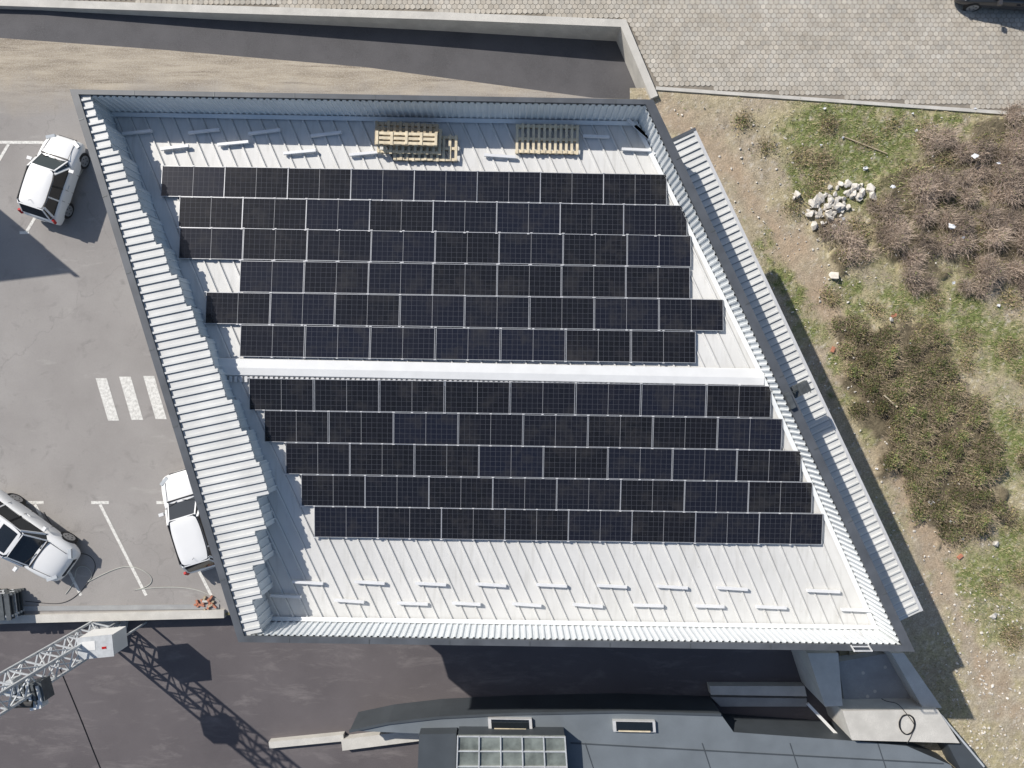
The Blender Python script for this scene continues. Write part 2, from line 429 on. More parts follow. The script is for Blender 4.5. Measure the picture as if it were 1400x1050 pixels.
me.materials.append(AM('verge_soil',.95,.1,.38,.9,16)); o=bpy.data.objects.new('hillside_terrain',me); scene.collection.objects.link(o)
def zat(x,y):
    i=np.clip(((x-5.0)/step).astype(int),0,nx-1); j=np.clip(((y+22)/step).astype(int),0,ny-1); return Z[j,i]
def blades(n,maskf,lo,hi,colf,wd):
    x=rng.uniform(6,27,n*3); y=rng.uniform(-19,12.2,n*3)
    w=maskf(x,y); k=rng.uniform(0,1,len(x))<w; x=x[k][:n]; y=y[k][:n]
    ky=np.interp(x,[G(893,119).x,G(1900,190).x],[G(893,119).y,G(1900,190).y]); kk=(y<ky-.15)&~((x<14.3)&(y<-7.9)); x=x[kk];y=y[kk]; m=len(x)
    z=zat(x,y); a=rng.uniform(0,2*np.pi,m); L=rng.uniform(lo,hi,m); le=rng.uniform(.3,1.1,m)
    tip=np.stack([x+np.cos(a)*L*le,y+np.sin(a)*L*le,z+L*.8],-1); px=-np.sin(a)*wd; py=np.cos(a)*wd
    p0=np.stack([x+px,y+py,z-.01],-1); p1=np.stack([x-px,y-py,z-.01],-1)
    v=np.stack([p0,p1,tip],1).reshape(-1,3); fcs=np.arange(m*3).reshape(-1,3)
    return v,fcs,colf(x,y,m)
def gmask(x,y):
    g,b,r,p=masks(x,y); n4=fbm(x*.5,y*.5,29); e=np.clip((x-np.interp(y,[-14,13],[17.5,9]))/2.5,0,1)
    return np.clip((g+(n4-.42)*2*e)*(1-p)*fbm(x*4,y*4,22)*1.6+.05*(1-p),0,1)
def gcol(x,y,m):
    t=rng.uniform(0,1,(m,1)); k=rng.uniform(.6,1.3,(m,1)); return np.where(t<.52,np.array([[.20,.235,.08]]),np.array([[.50,.43,.26]]))*k
v,fc,c=blades(70000,gmask,.06,.17,gcol,.012); colmesh('grass',v,fc,c,AM('grass_blades',.8,.2),3)
def shrubs(lst,ntw,nlf,twc,lfc,hgt,spread=1.12,jit=.20,dens=6):
    V=[];Cc=[]
    tot=sum(r*r for _,_,r in lst)
    for a,b,r in lst:
        c=G(a,b); R=r*CH/F*spread; n=int(ntw*r*r/tot)
        nc=max(6,int(R*R*dens)); ca=rng.uniform(0,2*np.pi,nc); cr=np.sqrt(rng.uniform(0,1,nc))*R
        cx=c.x+np.cos(ca)*cr; cy=c.y+np.sin(ca)*cr; chh=hgt*(.25+.95*rng.uniform(0,1,nc))*(1-.45*(cr/R)**2)
        ct=rng.uniform(.55,1.35,nc)
        k=rng.integers(0,nc,n); az=rng.uniform(0,2*np.pi,n); el=rng.uniform(.05,1.35,n)
        s0=rng.uniform(0,.6,n); x0=cx[k]+rng.normal(0,jit,n); y0=cy[k]+rng.normal(0,jit,n); z0=zat(x0,y0)+chh[k]*s0
        L=rng.uniform(.18,.75,n)*(.6+.5*chh[k]); dx=np.cos(az)*np.cos(el)*L; dy=np.sin(az)*np.cos(el)*L; dz=np.sin(el)*L*.8
        wx=-np.sin(az)*.009; wy=np.cos(az)*.009
        mid=np.stack([x0+dx*.55,y0+dy*.55,z0+dz*.7],-1); w=np.stack([wx,wy,0*wx],-1)
        p0=np.stack([x0,y0,z0],-1); p3=np.stack([x0+dx,y0+dy,z0+dz],-1)
        V.append(np.stack([p0-w,p0+w,mid+w*.8],1)); V.append(np.stack([mid-w*.8,mid+w*.8,p3],1))
        cl=np.array(twc)[None]*(ct[k]*rng.uniform(.5,1.6,n))[:,None]; Cc+= [cl,cl]
        n=int(nlf*r*r/tot)
        if n:
            k=rng.integers(0,nc,n); az=rng.uniform(0,2*np.pi,n); e=np.arccos(rng.uniform(0,1,n)); rr=.40*rng.uniform(.2,1.1,n)
            P=np.stack([cx[k]+np.cos(az)*np.sin(e)*rr,cy[k]+np.sin(az)*np.sin(e)*rr,0*rr],-1)
            P[:,2]=zat(P[:,0],P[:,1])+chh[k]*.35+np.cos(e)*chh[k]*.6
            d1=rng.normal(0,1,(n,3)); d1[:,2]*=.45; d1/=np.linalg.norm(d1,axis=1)[:,None]; d2=np.cross(d1,np.array([0,0,1.0])+rng.normal(0,.5,(n,3))); d2/=np.linalg.norm(d2,axis=1)[:,None]
            s=rng.uniform(.02,.045,n)[:,None]
            V.append(np.stack([P-d1*s,P+d2*s*.75,P+d1*s],1)); V.append(np.stack([P+d1*s,P-d2*s*.75,P-d1*s],1))
            cl=np.array(lfc)[rng.integers(0,len(lfc),n)]*(ct[k]*rng.uniform(.6,1.4,n))[:,None]; Cc+=[cl,cl]
    v=np.concatenate(V).reshape(-1,3); return v,np.arange(len(v)).reshape(-1,3),np.clip(np.concatenate(Cc),0,1)
mbush=AM('bush_foliage',.8,.2)
v,fc,c=shrubs(brown,72000,7000,(.37,.295,.235),[(.27,.21,.15),(.17,.17,.08)],.85,1.1,.15,3.6); colmesh('bare_bush',v,fc,c,mbush,3)
v,fc,c=shrubs(green,34000,62000,(.32,.255,.175),[(.12,.145,.055),(.10,.12,.045),(.24,.20,.10),(.17,.19,.07)],.60,1.15,.17,4.6); colmesh('bramble_bush',v,fc,c,mbush,3)
small=[(rng.uniform(1010,1400),rng.uniform(170,900),rng.uniform(4,10)) for _ in range(120)]
small=[s for s in small if s[0]>1040+(s[1]-300)*.52+30]
v,fc,c=shrubs(small,9000,10000,(.34,.27,.18),[(.17,.20,.075),(.30,.25,.12)],.20); colmesh('weeds',v,fc,c,mbush,3)
def stones(name,pts,mat):
    bm=bmesh.new()
    for u,v_,s in pts:
        p=G(u,v_); z=float(zat(np.array([p.x]),np.array([p.y]))[0]) if p.x>6 else 0.01
        M4=Matrix.Translation((p.x,p.y,z+s*.25))@Matrix.Rotation(random.uniform(0,6),4,Vector((random.random(),random.random(),1)).normalized())@Matrix.Diagonal((s*random.uniform(.7,1.3),s*random.uniform(.5,1),s*.6,1))
        r=bmesh.ops.create_icosphere(bm,subdivisions=1,radius=.6,matrix=M4)
        for w in r['verts']: w.co+=Vector([random.uniform(-.16,.16)*s for _ in range(3)])
    me=bpy.data.meshes.new(name); bm.to_mesh(me); bm.free(); me.materials.append(mat)
    o=bpy.data.objects.new(name,me); scene.collection.objects.link(o)
m_stone=M('rubble_stone',(.58,.55,.50),.22,5,.9,bump=.3)
pts=[(random.gauss(1128,18),random.gauss(283,14),random.uniform(.12,.42)) for _ in range(60)]+[(random.gauss(1160,13),random.gauss(264,6),random.uniform(.12,.36)) for _ in range(30)]
stones('rubble_pile',pts,m_stone)
pts=[]
for _ in range(480):
    y=random.uniform(140,1045); x=930+(y-150)*.50+random.uniform(-12,130)
    if y>880: x=random.uniform(1290,1400)
    pts.append((x,y,random.uniform(.03,.11)))
pts+=[(random.uniform(1290,1400),random.uniform(820,1045),random.uniform(.03,.12)) for _ in range(200)]
pts+=[(random.uniform(1080,1400),random.uniform(160,420),random.uniform(.03,.09)) for _ in range(120)]
pts+=[(1357,742,.4),(1137,378,.35),(1290,718,.22),(1355,840,.3),(1215,437,.25)]
stones('scattered_stones',pts,m_stone)
mb=MB(); m_lit=M('plastic_litter',(.72,.73,.74),.1,9,.5); m_litb=M('red_brick',(.45,.19,.12),.1,9,.8)
lit=[(1315,222,9),(1285,315,10),(1180,232,7),(1208,262,7),(1250,180,5),(1290,390,5),(1268,685,8),(1277,700,6),(1355,590,5),(1295,712,7),(1312,735,6),(1150,300,6),(1195,640,4),(1345,232,5),(1385,300,6),(1125,150,4),(1240,470,4),(1362,418,5),(1120,200,4),(1330,150,4),(1060,200,4),(1245,157,4),(1300,330,5),(1150,190,4),(1340,600,4)]
for u,v_,s in lit:
    p=G(u,v_); z=float(zat(np.array([p.x]),np.array([p.y]))[0])+.08+(.5 if 1200<u<1400 and 190<v_<400 else 0); s*=CH/F*.6
    for k in range(3):
        a=random.uniform(0,6); q=[Vector((p.x+math.cos(a+i*1.57)*s*random.uniform(.5,1.1),p.y+math.sin(a+i*1.57)*s*random.uniform(.3,.9),z+random.uniform(-.04,.05))) for i in range(4)]
        mb.face(q,m_lit)
mb.obj('litter')
mb=MB()
for u,v_,r in((1220,432,.4),(1137,478,1.2),(1310,760,.7)):
    p=G(u,v_); mb.box((p.x,p.y,.12),(.24,.12,.08),m_litb,r)
mb.obj('loose_bricks')
mb=MB(); p=G(1150,188);q=G(1210,212); mb.beam((p.x,p.y,.14),(q.x,q.y,.17),.04,.04,m_woodd); p=G(1198,540);q=G(1216,556); mb.beam((p.x,p.y,.6),(q.x,q.y,.58),.05,.04,m_wood)
mb.obj('loose_timber')
# ------------------------------------------------------------ main building
bld=empty('commercial_building')
PT=7.75
A,Bc,Cc_,D=[V2(W(u,v,PT)) for u,v in((95,122),(893,136),(1251,891),(326,878))]
corners=[A,Bc,Cc_,D]; cen=(A+Bc+Cc_+D)/4
def inoff(poly,ds):
    n=len(poly); lines=[]
    for i in range(n):
        p,q=poly[i],poly[(i+1)%n]; d=(q-p).normalized(); nn=V2((-d.y,d.x))
        if (cen-p).dot(nn)<0: nn=-nn
        lines.append((p+nn*ds[i],d,nn))
    out=[]
    for i in range(n):
        p1,d1,_=lines[i-1]; p2,d2,_=lines[i]
        den=d1.x*d2.y-d1.y*d2.x; t=((p2-p1).x*d2.y-(p2-p1).y*d2.x)/den; out.append(p1+d1*t)
    return out,lines
inner,ilines=inoff(corners,[.15,.27,.19,.22])
r0=V2(W(297,503,6.9)); r1=V2(W(1058,518,6.9)); rd=(r1-r0).normalized(); rnrm=V2((-rd.y,rd.x))
SL=.066
def rzf(p): return 6.9-SL*abs((V2(p)-r0).dot(rnrm))
wpoly,_=inoff(corners,[.5]*4)
mb=MB(); mb.prism(wpoly,LZ-.05,6.2,m_wall); mb.obj('walls',bld)
mb=MB()
for i in range(4):
    p,q=corners[i],corners[(i+1)%4]; pi,qi=inner[i],inner[(i+1)%4]
    mb.prism([p,q,qi,pi],7.66,PT,m_cap)
    c1=inoff(corners,[.03]*4)[0]; c2=inoff(corners,[.10]*4)[0]
    mb.prism([c1[i],c1[(i+1)%4],c2[(i+1)%4],c2[i]],5.6,7.655,m_wall)
so,_=inoff(corners,[.11]*4)
mb.prism(so,6.205,6.25,m_wall)
mb.obj('parapet',bld)
mb=MB()
for i in range(4):
    p,q=corners[i],corners[(i+1)%4]; L=(q-p).length; d=(q-p).normalized(); nn=ilines[i][2]
    t=2.0
    while t<L-1:
        c=p+d*t+nn*.09; mb.beam((c.x-nn.x*.09,c.y-nn.y*.09,PT+.004),(c.x+nn.x*.06,c.y+nn.y*.06,PT+.004),.03,.008,m_steeld); t+=2.5
mb.obj('coping_joints',bld)
mb=MB()
for i in (0,1,2,3):
    p,q=wpoly[i],wpoly[(i+1)%4]; L=(q-p).length; d=(q-p).normalized(); nn=-ilines[i][2]
    k=1.6
    while k<L-2:
        for z0,z1 in((.9,2.6),(3.6,5.2)):
            a=p+d*k; b=p+d*(k+1.8)
            mb.prism([a-nn*.05,b-nn*.05,b+nn*.02,a+nn*.02],z0,z1,m_glass)
            for s,e in((a,a+d*.06),(b-d*.06,b)): mb.prism([s-nn*.04,e-nn*.04,e+nn*.05,s+nn*.05],z0-.06,z1+.06,m_cap)
        k+=3.0
mb.obj('windows',bld)
roofpoly=[inner[0],inner[1],inner[2],inner[3]]
mb=MB()
for sgn in(1,-1):
    pl=clip(roofpoly,r0,rnrm*sgn); P=[Vector((p.x,p.y,rzf(p))) for p in pl]
    n=(P[1]-P[0]).cross(P[2]-P[1])
    if n.z<0: P.reverse()
    mb.face(P,m_roof)
ribd=V2((.405,-.914)).normalized(); ribn=V2((-ribd.y,ribd.x))
for sgn in(1,-1):
    planes=[(l[0]+l[2]*.03,l[2]) for l in ilines]+[(r0+rnrm*sgn*.05,rnrm*sgn)]
    k=-40
    while k<40:
        c=cen+ribn*(k*.435); r=clipline(c-ribd*30,c+ribd*30,planes); k+=1
        if not r: continue
        a,b=r; za,zb=rzf(a),rzf(b); w=.036; t=.018; h=.045
        a3=lambda o,z:Vector((a.x+ribn.x*o,a.y+ribn.y*o,za+z)); b3=lambda o,z:Vector((b.x+ribn.x*o,b.y+ribn.y*o,zb+z))
        pr=[(-w,0),(-t,h),(t,h),(w,0)]
        for (o1,h1),(o2,h2) in zip(pr[:-1],pr[1:]): mb.face([b3(o1,h1),b3(o2,h2),a3(o2,h2),a3(o1,h1)][::-1],m_roof)
        mb.face([a3(*x) for x in pr],m_roof)
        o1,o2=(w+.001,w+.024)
        mb.face([a3(o1,.004),b3(o1,.004),b3(o2,.004),a3(o2,.004)],m_rshade)  # flat grey strip on the rib's east side, painted to deepen its shade
mb.obj('roof_sheets',bld)
def corr(mb,p,q,nn,z0f,z1,m,pitch=.2,dep=.035):
    L=(q-p).length; d=(q-p).normalized(); n=int(L/pitch); pr=[]
    for i in range(n):
        for f,o in((0,0),(.55,0),(.65,dep),(.9,dep)): pr.append((min(L,(i+f)*pitch),o))
    pr.append((L,0)); prev=None
    for s,o in pr:
        c=p+d*s+nn*o; a=Vector((c.x,c.y,z0f(c))); b=Vector((c.x,c.y,z1))
        if prev: mb.face([prev[0],a,b,prev[1]],m)
        prev=(a,b)
mb=MB()
for i in(0,1,2):
    p,q=inner[i],inner[(i+1)%4]; corr(mb,p,q,ilines[i][2],lambda c:rzf(c)-.1,7.66,m_par)
    d=(q-p).normalized(); nn=ilines[i][2]
    a=p+nn*.045;b=q+nn*.045
    for s in range(40):
        c0=a+(b-a)*s/40; c1=a+(b-a)*(s+1)/40; e0=c0+nn*.12; e1=c1+nn*.12
        mb.face([Vector((c0.x,c0.y,rzf(c0)+.13)),Vector((c1.x,c1.y,rzf(c1)+.13)),Vector((e1.x,e1.y,rzf(e1)+.062)),Vector((e0.x,e0.y,rzf(e0)+.062))],m_par)
mb.obj('parapet_cladding',bld)
# ridge cap
mb=MB()
rA,rB=clipline(r0-rd*8,r1+rd*5,[(l[0]+l[2]*.08,l[2]) for l in ilines])
def rp(p,o,z): return Vector((p.x+rnrm.x*o,p.y+rnrm.y*o,6.9+z))
m_ridge=M('ridge_white',(.69,.695,.69),.04,2,.4)
prf=[(-.25,.01),(-.21,.10),(.02,.125),(.30,.085),(.32,.05)]
for (o1,z1),(o2,z2) in zip(prf[:-1],prf[1:]):
    mb.face([rp(rA,o1,z1),rp(rB,o1,z1),rp(rB,o2,z2),rp(rA,o2,z2)],m_ridge)
mb.face([rp(rA,-.44,.012),rp(rB,-.44,.012),rp(rB,-.25,.02),rp(rA,-.25,.02)],m_shade)  # dark strip under the teeth so the gaps between them read dark
L=(rB-rA).length; s=.1
while s<L:
    c=rA+rd*s; o=-.345
    mb.box((c.x+rnrm.x*o,c.y+rnrm.y*o,6.9+.035),(.085,.19,.06),m_ral,math.atan2(rd.y,rd.x))
    s+=.165
mb.obj('ridge_cap',bld)
# west canopy band
wd=V2((.978,.206)).normalized()
ip=[V2(W(u,v,7.7)) for u,v in((112,100),(130,150),(187,270),(247,395),(302,520),(346,615),(361,655),(357,705),(352,780),(349,900))]
def hit(p,d):
    best=None
    for a,b in zip(ip[:-1],ip[1:]):
        e=b-a; den=d.x*e.y-d.y*e.x
        if abs(den)<1e-9: continue
        t=((a-p).x*e.y-(a-p).y*e.x)/den; s=((a-p).x*d.y-(a-p).y*d.x)/den
        if 0<=s<=1 and t>0: best=t if best is None else min(best,t)
    return best
mb=MB(); e=(D-A).normalized(); LW=(D-A).length; pitch=.262; ng=4
planes=[(l[0],l[2]) for l in (ilines[0],ilines[2],ilines[3])]
s=-1.0; ends=[]; lastS=None; kk=0
while s<LW+3:
    p=A+e*s
    if kk%ng==0:
        h=hit(A+e*(s+pitch*ng*.5),wd)
        if h: lastS=h+random.uniform(-.03,.03)
    kk+=1
    if lastS is None: s+=pitch; continue
    q=A+e*(s+pitch); ln=lastS
    quad=[p-wd*1,q-wd*1,q+wd*ln,p+wd*ln]
    for pp,nn in planes: quad=clip(quad,pp,nn) if quad else quad
    if len(quad)>2:
        mb.prism(quad,7.60,7.665,m_canopy)
        r=clipline(p-wd*1+e*.08,p+wd*ln+e*.08,planes)
        if r: a,b=r; mb.beam((a.x,a.y,7.685),(b.x,b.y,7.685),.07,.06,m_canopy)
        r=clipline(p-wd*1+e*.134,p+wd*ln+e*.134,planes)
        if r: a,b=r; mb.beam((a.x,a.y,7.668),(b.x,b.y,7.668),.030,.008,m_shade)  # dark strip painted as shade along the rib
        ends.append((p+wd*ln,q+wd*ln))
    s+=pitch
mb.obj('canopy_sheets',bld)
mb=MB(); prev=None
npl=[(l[0],l[2]) for l in (ilines[0],ilines[2])]
for a,b in ends:
    a=a-wd*.10; b=b-wd*.10
    segs=([(prev,a)] if prev else [])+[(a,b)]
    for x,y in segs:
        if (x-y).length<1e-3: continue
        r=clipline(x,y,npl)
        if not r: continue
        x,y=r
        mb.face([Vector((x.x,x.y,6.2)),Vector((y.x,y.y,6.2)),Vector((y.x,y.y,7.61)),Vector((x.x,x.y,7.61))],m_par)
    c=(a+b)/2
    if all((c-pp).dot(nn)>0.05 for pp,nn in npl): mb.box((c.x+wd.x*.012,c.y+wd.y*.012,6.95),(.05,.05,1.3),m_par,math.atan2(wd.y,wd.x))
    prev=b
mb.obj('canopy_inner_cladding',bld)
# east lower canopy
EZ=5.55
o0=V2(W(948,180,EZ)); o1=V2(W(1258,836,EZ)); ed=(o1-o0).normalized(); en=V2((ed.y,-ed.x))
if (cen-o0).dot(en)<0: en=-en
i0=o0+en*1.75; i1=o1+en*1.75
mb=MB(); mb.prism([o0,o1,i1,i0],EZ-.06,EZ,m_canopy)
L=(o1-o0).length; s=.1
while s<L:
    a=o0+ed*s+en*.03; b=a+en*1.6; mb.beam((a.x,a.y,EZ+.025),(b.x,b.y,EZ+.025),.05,.05,m_canopy)
    a=a+ed*.045; b=b+ed*.045; mb.beam((a.x,a.y,EZ+.003),(b.x,b.y,EZ+.003),.026,.008,m_shade); s+=.24  # second beam is the rib's shade painted as a dark strip
mb.prism([o0-en*.10,o1-en*.10,o1,o0],EZ-.3,EZ+.03,m_ral)
mb.prism([o0-ed*.1-en*.1,o0-en*.1,o0+en*1.4,o0-ed*.1+en*1.4],EZ-.3,EZ+.04,m_cap)
s=1.0
while s<L:
    a=o0+ed*s+en*.3; mb.cyl((a.x,a.y,(EZ-.06)/2),(0,0,1),.06,EZ-.06,m_steel,10); s+=4
mb.obj('side_canopy',bld)
# mounting rails on roof
mb=MB()
rails=[(168,208,181),(258,300,180),(340,383,181),(425,467,184),(220,258,202),(298,340,196),(388,432,208),(478,520,210),(662,705,213),(797,833,187),(850,890,205),
(400,442,796),(485,526,796),(568,610,798),(650,692,799),(733,775,800),(816,857,801),(898,940,802),(980,1022,804),(1103,1148,808),
(370,412,815),(457,498,821),(543,585,825),(618,657,825),(700,740,826),(783,824,827),(866,907,828),(950,990,829),(1033,1075,830),(1150,1192,834)]
m_railp=M('mounting_profile',(.74,.745,.75),.04,3,.35,.1)
for a,b,y in rails:
    z=6.5; j=random.uniform(-2,3)
    for _ in range(3): z=rzf(W((a+b)/2,y,z))+.11
    up=(y<300 and a<600)
    p=W(a,y+(2 if up else -1),z); q=W(b,y+(-3 if up else 1)+j*.4,z)
    mb.beam(p,q,.085,.10,m_railp)
mb.obj('mounting_rails')
mb=MB()
for (u,v_),(u2,v2) in(((858,163),(896,197)),((868,172),(903,203)),((893,210),(903,204))):
    p=W(u,v_,6.6);q=W(u2,v2,6.6); mb.beam(p,q,.10,.04,m_railp)
mb.obj('loose_flashing')
mb=MB()
for u in(1168,1192): mb.beam(W(u-18,862,6.55),W(u,890,8.15),.04,.04,m_ral)
for k in range(6):
    t=k/5; a=W(1150,862,6.55).lerp(W(1168,890,8.15),t); b=W(1174,862,6.55).lerp(W(1192,890,8.15),t); mb.beam(a,b,.03,.03,m_ral)
for u in(1168,1192): mb.beam(W(u,890,8.15),W(u+1,888,7.5),.04,.04,m_ral)
mb.obj('roof_ladder')
mb=MB(); c=W(1094,532,7.2)
mb.box(c,(.55,.36,.22),m_steeld,.45)
for k in range(5): mb.box((c.x-.22+.11*k,c.y+.02*k-.04,c.z+.12),(.02,.34,.02),m_steeld,.45)
mb.beam(W(1075,540,7.8),c,.05,.05,m_steeld); mb.box(W(1080,548,7.83),(.5,.16,.12),m_steeld,-1.13)
mb.obj('floodlight')
# ------------------------------------------------------------ solar panels
PL,PW=2.074,1.026
def panelmesh():
    mb=MB(); t=.015
    mb.box((0,0,-.02),(PL-.01,PW-.01,.03),m_cell)
    for s in(-1,1):
        mb.box((0,s*(PW/2-t/2),-.015),(PL,t,.045),m_frame); mb.box((s*(PL/2-t/2),0,-.0155),(t,PW-2*t,.0445),m_frame)
    mb.box((0,0,-.0035),(.014,PW-2*t,.006),m_gap)
    return mb.obj('solar_panel')
rows=[((221,226),(912,238),8),((245,268.5),(940,280.5),8),((245,310.5),(945.5,322),8),((328,356),(944,365.5),7),((281,399),(990,409.5),8),((328,444),(952,453),7),
((340,517),(1055.5,527.5),8),((361,561),(1070,572.5),8),((390.5,605),(1096,616),8),((412,649),(1111,659.5),8),((430,692),(1125,702.5),8)]
o0_=panelmesh(); first=True
railmb=MB()
for (a,b),(c,d),n in rows:
    v0=(b+d)/2+20; z=6.8
    for _ in range(4): z=rzf(W(700,v0,z))+.14
    P=W(a,b,z); Q=W(c,d,z); dr=(Q-P)/n; dirx=dr.normalized(); dn=Vector((dirx.y,-dirx.x,0))
    up=(V2(P)-r0).dot(rnrm)>0
    ydir=Vector((-dn.x,-dn.y,-SL if up else SL)).normalized()
    zd=dirx.cross(ydir).normalized()
    for i in range(n):
        if first: o=o0_; first=False
        else: o=bpy.data.objects.new('solar_panel',o0_.data); scene.collection.objects.link(o)
        cc=P+dr*(i+.5)+dn*(PW/2); cc.z=rzf(cc)+.13
        R=Matrix((dirx,ydir,zd)).transposed().to_4x4()
        tilt=Matrix.Rotation(random.gauss(0,.005),4,'X')@Matrix.Rotation(random.gauss(0,.005),4,'Y')
        o.matrix_world=Matrix.Translation(cc+dirx*random.uniform(-.003,.003)+dn*random.uniform(-.006,.006))@R@tilt
        for s in(.22,.78):
            for yy in(.12,.88):
                f0=P+dr*(i+s)+dn*(PW*yy); railmb.box((f0.x,f0.y,rzf(f0)+.07),(.4,.05,.05),m_ral,math.atan2(dirx.y,dirx.x))
        for yy in(-.008,PW+.008):
            f0=P+dr*(i+.0)+dn*yy; railmb.box((f0.x,f0.y,rzf(f0)+.135),(.08,.03,.03),m_ral,math.atan2(dirx.y,dirx.x))
            f0=P+dr*(i+.5)+dn*yy; railmb.box((f0.x,f0.y,rzf(f0)+.13),(.07,.03,.03),m_ral,math.atan2(dirx.y,dirx.x))
railmb.obj('panel_mounts')
def pallet(u,v,L,Wd,rot,n,z0,m=m_wood):
    z=6.5
    for _ in range(4): z=rzf(W(u,v,z))+z0
    e=empty('wooden_pallet',W(u,v,z),rot); mb=MB()
    for s in(-1,0,1):
        mb.box((0,s*(Wd/2-.06),0.04),(L,.09,.02),m)
        for k in range(4): mb.box((-L/2+.08+k*(L-.16)/3,s*(Wd/2-.06),-.02),(.12,.09,.09),m)
        mb.box((0,s*(Wd/2-.06),-.075),(L,.09,.02),m_woodd)
    for k in range(n): mb.box((-L/2+.05+k*(L-.1)/(n-1),random.uniform(-.02,.02),.062),(.085,Wd+random.uniform(-.02,.02),.022),m)
    mb.obj('slats',e)
pallet(582,203,2.1,.85,-.02,11,.14); pallet(560,193,2.1,.85,-.03,11,.28); pallet(556,184,2.05,.75,-.04,11,.42,m_woodd); pallet(556,190,2.0,.42,-.03,5,.56)
pallet(748,191,2.08,.95,-.02,12,.14)
# ------------------------------------------------------------ cars
def car(u,v,heading,L,Wd,Hh,paint,name='parked_car',zc=.7,panoramic=False):
    p=W(u,v,zc); e=empty(name,(p.x,p.y,.006),math.radians(heading)); w=Wd/2; k=Hh/1.48
    st=[(-.5,.74,.50,.52),(-.493,.90,.74,.80),(-.46,.965,.86,.93),(-.36,1,.91,.97),(-.15,1,.92,.98),(.05,1,.92,.98),(.18,.995,.90,.97),(.27,.99,.86,.945),(.38,.96,.79,.87),(.455,.88,.69,.77),(.49,.76,.58,.64),(.5,.62,.46,.50)]
    vs=[];fs=[]
    for x,fw,zb,zt in st:
        ww=w*fw*1.015; half=[(0,zt+.012),(.5*ww,zt),(.84*ww,zb+.015),(.96*ww,zb-.07),(ww,.62 if zb>.7 else zb-.1),(ww*.985,.40),(ww*.93,.24),(0,.22)]
        ring=[(yy,zz) for yy,zz in half]+[(-yy,zz) for yy,zz in half[-2:0:-1]]
        vs+=[(x*L,yy,zz*k) for yy,zz in ring]
    n=14
    for i in range(len(st)-1):
        for j in range(n): a=i*n+j;b=i*n+(j+1)%n; fs.append((a,b,b+n,a+n))
    fs.append(tuple(range(n-1,-1,-1))); fs.append(tuple((len(st)-1)*n+j for j in range(n)))
    me=bpy.data.meshes.new('body'); me.from_pydata(vs,[],[f[::-1] for f in fs]); me.materials.append(paint); me.update()
    me.polygons.foreach_set('use_smooth',[True]*len(fs)); o=bpy.data.objects.new('body',me); scene.collection.objects.link(o); o.parent=e
    sm=o.modifiers.new('s','SUBSURF'); sm.levels=2; sm.render_levels=2
    xf,xr=.235*L,-.47*L; tf,tr=.06*L,-.385*L; zb=.90*k; zt=1.41*k; wb=.87*w; wt=.69*w
    bot=[(xf,wb*.80),(xf-.25,wb),(xr+.15,wb*.97),(xr,wb*.84)]; top=[(tf,wt*.88),(tf-.12,wt),(tr+.1,wt*.98),(tr,wt*.88)]
    B_=[Vector((x,y,zb)) for x,y in bot]+[Vector((x,-y,zb)) for x,y in bot[::-1]]
    T_=[Vector((x,y,zt)) for x,y in top]+[Vector((x,-y,zt)) for x,y in top[::-1]]
    mb=MB()
    for i in range(8):
        j=(i+1)%8; mb.face([B_[j],B_[i],T_[i],T_[j]],m_glass)
    mb.face(T_[::-1],m_glass); mb.obj('glass',e)
    mb=MB(); nx_,ny_=12,8; g=[]
    for i in range(nx_+1):
        for j in range(ny_+1):
            a=i/nx_*2-1; b=j/ny_*2-1; x=(tf+tr)/2+a*((tf-tr)/2+.05); sh=1-.10*abs(a)**4; y=b*(wt+.03)*sh
            g.append(Vector((x,y,zt+.045*k*(1-.55*a*a)*(1-.6*b*b)+ (0 if max(abs(a),abs(b))<1 else -.03))))
    for i in range(nx_):
        for j in range(ny_):
            q=i*(ny_+1)+j; gl=panoramic and 1<=i<nx_-1 and 1<=j<ny_-1 and i not in(6,)
            mb.face([g[q],g[q+ny_+1],g[q+ny_+2],g[q+1]],m_glass if gl else paint)
    o_=mb.obj('roof',e,smooth=True)
    bm=bmesh.new(); bm.from_mesh(o_.data); bmesh.ops.remove_doubles(bm,verts=bm.verts,dist=1e-4); bm.to_mesh(o_.data); bm.free()
    mb=MB()
    for s in(1,-1):
        P=lambda p:Vector((p[0],p[1]*s,p[2]))
        for bi,ti in((0,0),(1,1),(2,2),(3,3)):
            b=B_[bi];t=T_[ti]
            if bi in(1,2): mb.beam(P((b.x,b.y+.005,b.z)),P((t.x,t.y+.005,t.z+.01)),.075,.04,paint)
            else: mb.beam(P(b),P(t),.05,.03,paint)
        xm=(xf+xr)/2+.1; mb.beam(P((xm,wb+.004,zb)),P((xm-.05,wt+.004,zt)),.07,.02,m_blk)
        xm2=xr+.85; mb.beam(P((xm2,wb*.985+.004,zb)),P((xm2,wt*.99+.004,zt)),.06,.02,paint)
        mb.beam(P((tf-.1,wt+.012,zt+.012)),P((tr+.08,wt*.98+.012,zt+.012)),.03,.03,m_blk if Hh<1.6 else m_ral)
        mb.beam(P((xf-.2,wb+.004,zb-.0)),P((xr+.2,wb*.97+.004,zb)),.02,.025,m_blk)
    mb.obj('pillars',e)
    mb=MB()
    for sx in(.31*L,-.30*L):
        for s in(1,-1):
            mb.cyl((sx,s*(w-.125),.32*k),(0,1,0),.345*k,.22,m_blk,28); mb.cyl((sx,s*(w-.12),.315*k),(0,1,0),.315*k,.225,m_tyre,28)
            mb.cyl((sx,s*(w-.115),.315*k),(0,1,0),.235*k,.23,m_rim,16)
            for a in range(5):
                t=a*2*math.pi/5; mb.box((sx+math.cos(t)*.13*k,s*(w+.002),.315*k+math.sin(t)*.13*k),(.05,.006,.05),m_blk)
    mb.obj('wheels',e)
    mb=MB()
